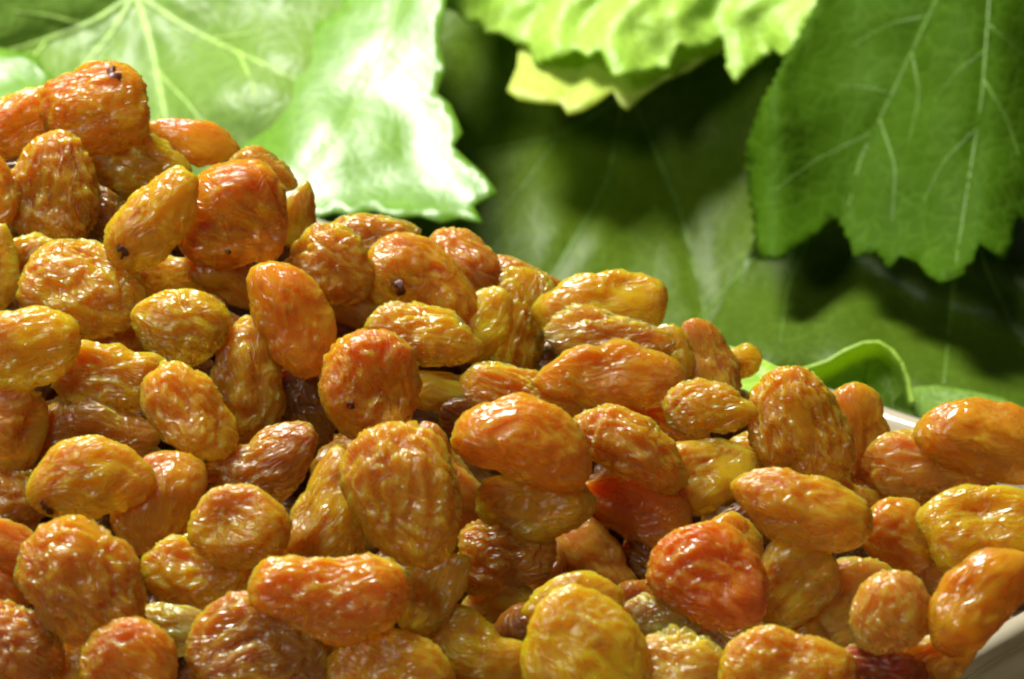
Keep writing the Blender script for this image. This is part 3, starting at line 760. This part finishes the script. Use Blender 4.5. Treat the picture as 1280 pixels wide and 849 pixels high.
def teeth(pts, size, rs):
    """serrate the stretches between points that are far apart"""
    out = []
    for i, (x0, y0) in enumerate(pts):
        x1, y1 = pts[(i + 1) % len(pts)]
        L = math.hypot(x1 - x0, y1 - y0); out.append((x0, y0))
        n = int(L / size)
        if n >= 2 and size < 900:
            nx, ny = (y1 - y0) / L, -(x1 - x0) / L
            for k in range(1, 2 * n):
                f = k / (2 * n); h = (size * 0.28 if k % 2 else -size * 0.05) * rs.uniform(.7, 1.3)
                out.append((x0 + (x1 - x0) * f + nx * h * orient(pts), y0 + (y1 - y0) * f + ny * h * orient(pts)))
    return out
def orient(pts):
    a = sum(x0 * y1 - x1 * y0 for (x0, y0), (x1, y1) in zip(pts, pts[1:] + pts[:1]))
    return 1 if a > 0 else -1

def leaf(label, outline, mat, vmat, surf, veins=(), grid=11, serr=60, vein_w=3.2, relief=0.0010, thick=0.0005, wob=0.0012, stalk=None, seed=1):
    """outline and veins in photo coordinates; surf(u, v) gives the depth of the blade"""
    rs = random.Random(seed)
    pts = teeth(list(outline), serr, rs)
    poly = np.array(pts)
    # points inside
    x0, y0 = poly.min(0); x1, y1 = poly.max(0)
    gx, gy = np.meshgrid(np.arange(x0, x1, grid), np.arange(y0, y1, grid))
    gx = gx.ravel() + np.array([rs.uniform(-2, 2) for _ in range(gx.size)]); gy = gy.ravel() + np.array([rs.uniform(-2, 2) for _ in range(gy.size)])
    ins = np.zeros(gx.shape, bool)
    for (ax, ay), (bx, by) in zip(pts, pts[1:] + pts[:1]):
        c = ((ay > gy) != (by > gy)) & (gx < (bx - ax) * (gy - ay) / (by - ay + 1e-12) + ax)
        ins ^= c
    de = seg_dist(gx, gy, pts + pts[:1])
    keep = ins & (de > grid * 0.5)
    # split long outline edges
    dense = []
    for (ax, ay), (bx, by) in zip(pts, pts[1:] + pts[:1]):
        n = max(1, int(math.hypot(bx - ax, by - ay) / grid))
        dense += [(ax + (bx - ax) * k / n, ay + (by - ay) * k / n) for k in range(n)]
    nb = len(dense)
    allp = [Vector(p) for p in dense] + [Vector((a, b)) for a, b in zip(gx[keep], gy[keep])]
    vco, _, fcs, *_r = delaunay_2d_cdt(allp, [], [list(range(nb))], 1, 1e-4)
    uv = np.array([(v.x, v.y) for v in vco])
    lines = [v if isinstance(v[0], tuple) else v[0] for v in veins]
    def depth(u, v):
        z = surf(u, v)
        q = np.stack([u * 0.011, v * 0.011, np.full(u.shape, seed * 3.7)], 1)
        z = z + wob * perlin(q) * 2 + wob * 0.4 * perlin(q * 2.7 + 9)
        if lines:
            dv = np.min([seg_dist(u, v, l) for l in lines], 0)
            z = z + relief * np.exp(-(dv / 13) ** 2)
        return z
    dd = depth(uv[:, 0], uv[:, 1])
    vo = [P(a, b, c) for (a, b), c in zip(uv, dd)]
    base = sum(vo, Vector()) / len(vo)
    root = bpy.data.objects.new('grape_leaf', None); C.objects.link(root); root.location = base
    root.empty_display_size = 0.01
    tag(root, label, 'leaf', 'grape leaves behind the raisins')
    me = bpy.data.meshes.new('blade')
    fl = []
    for f in fcs:
        f = list(f)
        n = (vo[f[1]] - vo[f[0]]).cross(vo[f[2]] - vo[f[0]])
        fl.append(f if n.dot(CAM - vo[f[0]]) > 0 else f[::-1])
    me.from_pydata([tuple(p - base) for p in vo], [], fl); smooth(me)
    bl = link('blade', me, mat, root)
    sm = bl.modifiers.new('thickness', 'SOLIDIFY'); sm.thickness = thick; sm.offset = -1
    def strand(name, line, w0, w1, m, parent, lift):
        # resample, then sweep a small half round section that tapers
        L = [Vector(p) for p in line]; rsmp = []
        for a, b in zip(L, L[1:]):
            n = max(1, int((b - a).length / 10)); rsmp += [a.lerp(b, k / n) for k in range(n)]
        rsmp.append(L[-1])
        # round off the corners of the polyline
        for _ in range(2):
            rsmp = [rsmp[0]] + [(rsmp[i - 1] + rsmp[i] * 2 + rsmp[i + 1]) / 4 for i in range(1, len(rsmp) - 1)] + [rsmp[-1]]
        arr = np.array([tuple(p) for p in rsmp])
        z = depth(arr[:, 0], arr[:, 1])
        pw = [P(a, b, c) for (a, b), c in zip(arr, z)]
        bm = bmesh.new(); rings = []; K = 7
        for i, p in enumerate(pw):
            tdir = (pw[min(i + 1, len(pw) - 1)] - pw[max(i - 1, 0)]).normalized()
            toc = (CAM - p).normalized(); sd = tdir.cross(toc).normalized(); up = sd.cross(tdir).normalized()
            f = i / max(1, len(pw) - 1); w = (w0 + (w1 - w0) * f) * 1e-4 * 1.2
            rings.append([bm.verts.new(p - base + sd * (math.cos(k / K * 6.2832) * w) + up * (math.sin(k / K * 6.2832) * w * 0.7 + w * lift)) for k in range(K)])
        for a, b in zip(rings, rings[1:]):
            for k in range(K): bm.faces.new((a[k], a[(k + 1) % K], b[(k + 1) % K], b[k]))
        bm.faces.new(rings[0][::-1]); bm.faces.new(rings[-1])
        bmesh.ops.recalc_face_normals(bm, faces=bm.faces)
        mv = bpy.data.meshes.new(name); bm.to_mesh(mv); bm.free(); smooth(mv)
        return link(name, mv, m, parent)
    for v in veins:
        main, subs = (v, ()) if isinstance(v[0], tuple) else (v[0], v[1])
        vo_ = strand('vein', main, vein_w, vein_w * 0.35, vmat, root, 0.0)
        for s in subs: strand('side_vein', s, vein_w * 0.5, vein_w * 0.2, vmat, vo_, 0.0)
    if stalk:
        strand('stalk', stalk, 8, 7, M_STALK, root, 1.2)
    return root

def plane(u0, v0, d0, gx, gy, extra=None):
    """a leaning sheet: gx, gy are millimetres of depth per millimetre across and up"""
    def f(u, v):
        z = d0 + (gx * (u - u0) + gy * (v0 - v)) * 1.2e-4
        if extra is not None: z = z + extra(u, v)
        return z
    return f

# pale leaf with radiating veins, top left
hub = (170, -6)
leaf('pale green leaf with radiating light veins filling the top left corner',
     [(-120,-160),(60,-230),(260,-200),(400,-120),(452,-30),(470,60),(440,150),(380,230),(300,300),(190,330),(60,300),(-60,250),(-150,150),(-190,0)],
     M_PALE, M_VPALE, plane(150, 200, 0.600, 0.05, 0.62, lambda u, v: 0.004 * np.sin(u * 0.013) + 0.003 * np.sin(v * 0.021 + u * 0.006)),
     veins=[([hub,(120,28),(60,50),(0,68),(-90,90)], [[(60,50),(20,100),(0,130)],[(110,33),(60,20),(20,15)]]),
            ([hub,(140,45),(105,85),(60,150),(20,220)], [[(105,85),(110,130),(125,170)]]),
            ([hub,(188,50),(200,110),(212,170),(228,260)], [[(196,90),(235,130),(262,165)],[(205,140),(175,190),(165,215)]]),
            ([hub,(230,35),(285,62),(330,82),(390,112),(430,130)], [[(260,50),(300,45),(345,35)],[(300,70),(318,110),(322,140)]]),
            ([hub,(230,-30),(300,-60)], [])],
     vein_w=6.5, relief=0.0012, wob=0.0016, seed=2)

# bright fragment at the far left
leaf('small bright green leaf tip at the left edge behind the topmost raisins',
     [(-90,50),(-30,52),(10,62),(28,66),(46,70),(55,86),(70,100),(66,118),(40,150),(-90,170)],
     M_GLOSS, M_VPALE, plane(0, 100, 0.586, 0.0, 1.1), veins=[[(-80,130),(-20,110),(50,92)]], serr=999, seed=3)

# glossy leaf in the middle
leaf('glossy light green leaf with a broad white sheen, behind the ridge',
     [(430,-80),(428,8),(412,22),(395,26),(388,48),(366,58),(350,60),(322,85),(332,98),(330,114),(312,140),(300,162),(296,180),(300,205),(330,240),(360,265),(395,272),
      (418,264),(440,268),(468,262),(495,271),(525,268),(552,277),(575,271),(603,278),(590,256),(622,241),(604,218),(578,195),(565,182),(577,165),(562,130),(544,116),(556,85),(547,50),(556,10),(562,-80)],
     M_GLOSS, M_VPALE, plane(450, 270, 0.584, -0.16, 0.74, lambda u, v: 0.0012 * np.sin((u - 0.5 * v) * 0.020 - 1.0) + 0.0015 * np.clip((v - 235) / 40, 0, 1) ** 2 * -1 + 0.004 * np.clip((425 - u) / 100 - (v - 150) / 150, 0, 4) ** 2),
     veins=[([(520,-70),(480,60),(430,160),(360,250)], [[(480,60),(530,110),(560,130)],[(460,100),(400,90),(340,100)],[(440,140),(500,200),(570,235)]])],
     serr=999, vein_w=2.2, relief=0.0004, wob=0.0009, seed=4)

# big dark leaf in the middle background
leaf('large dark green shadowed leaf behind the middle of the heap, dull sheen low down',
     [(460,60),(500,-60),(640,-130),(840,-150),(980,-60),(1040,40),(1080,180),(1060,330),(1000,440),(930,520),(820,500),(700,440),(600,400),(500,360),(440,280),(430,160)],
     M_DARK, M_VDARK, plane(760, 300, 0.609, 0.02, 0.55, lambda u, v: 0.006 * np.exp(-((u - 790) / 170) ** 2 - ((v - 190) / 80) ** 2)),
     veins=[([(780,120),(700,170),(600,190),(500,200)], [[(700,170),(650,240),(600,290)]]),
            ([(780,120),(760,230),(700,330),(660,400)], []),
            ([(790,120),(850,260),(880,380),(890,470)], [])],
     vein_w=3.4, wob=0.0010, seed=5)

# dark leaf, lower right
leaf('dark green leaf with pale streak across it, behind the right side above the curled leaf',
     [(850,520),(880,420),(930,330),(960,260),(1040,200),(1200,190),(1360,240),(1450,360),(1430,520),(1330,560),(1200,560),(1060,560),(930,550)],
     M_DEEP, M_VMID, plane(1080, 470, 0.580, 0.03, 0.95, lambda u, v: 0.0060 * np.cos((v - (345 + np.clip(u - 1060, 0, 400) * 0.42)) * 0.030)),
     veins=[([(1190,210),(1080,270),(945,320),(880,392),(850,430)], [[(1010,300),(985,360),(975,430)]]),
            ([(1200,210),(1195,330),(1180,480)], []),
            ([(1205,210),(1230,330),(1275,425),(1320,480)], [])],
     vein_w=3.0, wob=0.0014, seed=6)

# hanging mid green leaf, right
leaf('broad mid green leaf with toothed lower edge hanging down at the top right',
     [(1050,-100),(1022,5),(986,70),(952,130),(933,185),(936,232),(943,280),(949,316),(975,320),(1003,306),(1030,285),(1050,270),(1062,298),(1066,318),(1096,310),(1112,334),(1124,318),
      (1146,326),(1158,342),(1174,352),(1196,346),(1218,316),(1224,303),(1238,312),(1254,322),(1268,300),(1274,268),(1300,288),(1340,250),(1400,200),(1430,0),(1380,-110),(1200,-160)],
     M_MID, M_VMID, plane(1120, 320, 0.587, 0.02, 0.42, lambda u, v: 0.005 * np.sin((u - 960) * 0.018) - 0.010 * np.clip((v - 230) / 100, 0, 1.2) ** 2 * 0.6 + 0.010 * np.clip((985 - u) / 50, 0, 1) ** 2),
     veins=[([(1215,-140),(1180,-20),(1115,118),(1075,200),(1058,270)], [[(1115,118),(1085,108),(1050,108)],[(1160,20),(1110,30),(1060,60)],[(1092,165),(1020,200),(965,240)],[(1140,65),(1150,120),(1135,180)],[(1100,150),(1120,210),(1115,280)]]),
            ([(1222,-140),(1238,-20),(1228,120),(1212,220),(1195,330)], [[(1230,100),(1260,150),(1275,200)],[(1235,30),(1280,70),(1330,110)],[(1222,160),(1180,200),(1150,260)],[(1236,60),(1195,90),(1165,130)]]),
            ([(1230,-140),(1300,-20),(1350,100)], [])],
     serr=13, vein_w=2.2, relief=0.0008, wob=0.0014, seed=7)

# lime leaves at the top
leaf('yellow green leaf underside with pointed teeth, below the frilled lime leaf at top',
     [(640,-90),(650,40),(646,84),(634,112),(648,122),(670,126),(702,128),(709,141),(728,136),(745,127),(766,112),(776,130),(784,135),(802,118),(832,98),(862,86),(886,70),(930,50),(940,-90)],
     M_LIME2, M_VPALE, plane(760, 120, 0.6055, -0.06, 1.25), veins=[([(760,-80),(735,40),(708,136)], []), ([(770,-80),(790,40),(782,130)], [])], serr=999, vein_w=2.0, wob=0.0010, seed=8)
leaf('frilled lime green leaf with bright crinkled surface at the top edge, centre',
     [(560,-120),(555,6),(574,14),(586,28),(600,26),(612,40),(626,40),(640,48),(662,56),(668,78),(690,72),(706,68),(720,60),(734,70),(750,58),(758,78),(768,94),(786,90),(802,92),(820,82),(832,84),
      (842,64),(850,50),(866,60),(884,56),(904,42),(908,62),(910,88),(918,101),(932,88),(945,78),(964,60),(976,70),(992,58),(1006,50),(1016,22),(1032,-40),(1040,-120),(800,-160)],
     M_LIME, M_VPALE, plane(780, 80, 0.606, -0.12, 0.70, lambda u, v: 0.0010 * np.sin(u * 0.085 + v * 0.03 + 1.5 * np.sin(v * 0.05)) * np.clip((v + 60) / 120, 0.2, 1) + 0.0025 * np.sin(u * 0.022)),
     veins=[([(800,-140),(760,-20),(712,62)], []), ([(805,-140),(830,-20),(838,72)], []), ([(810,-140),(890,-40),(915,92)], []), ([(795,-140),(690,-50),(610,34)], [])],
     serr=9, grid=6, vein_w=2.0, relief=0.0009, wob=0.0030, seed=9)

# leaves by the rim
leaf('bright green flat leaf tip on the ridge right of the dark glossy raisin',
     [(860,412),(905,430),(930,438),(955,450),(985,464),(1012,474),(1020,530),(940,530),(870,480)],
     M_LIME, M_VPALE, plane(930, 450, 0.531, 0, 1.0), veins=[[(870,430),(930,455),(1000,500)]], serr=999, wob=0.0005, seed=10)
ARCH = [(985,470),(1010,462),(1035,454),(1058,440),(1080,431),(1098,430),(1114,440),(1126,456),(1134,476),(1140,505)]
leaf('curled leaf with light arched margin and dark hollow, just behind the dish rim',
     ARCH + [(1135,550),(1060,560),(990,545),(975,500)],
     M_LIME, M_VMID, plane(1060, 500, 0.557, 0, 0.2, lambda u, v: 0.006 - 0.011 * np.exp(-(seg_dist(u, v, ARCH) / 7.5) ** 1.5)),
     veins=[[(1060,555),(1075,500),(1085,450)]], serr=999, grid=4, vein_w=1.6, relief=0.0003, wob=0.0004, seed=11)
leaf('pale shiny leaf lying flat behind the white rim at the right edge',
     [(1118,500),(1140,484),(1170,482),(1205,487),(1250,497),(1285,512),(1350,545),(1340,600),(1200,580),(1120,550)],
     M_PALE, M_VPALE, plane(1180, 500, 0.559, 0, 1.05), veins=[[(1330,570),(1230,520),(1140,495)]], serr=999, wob=0.0006, seed=12)
# low leaf under the others
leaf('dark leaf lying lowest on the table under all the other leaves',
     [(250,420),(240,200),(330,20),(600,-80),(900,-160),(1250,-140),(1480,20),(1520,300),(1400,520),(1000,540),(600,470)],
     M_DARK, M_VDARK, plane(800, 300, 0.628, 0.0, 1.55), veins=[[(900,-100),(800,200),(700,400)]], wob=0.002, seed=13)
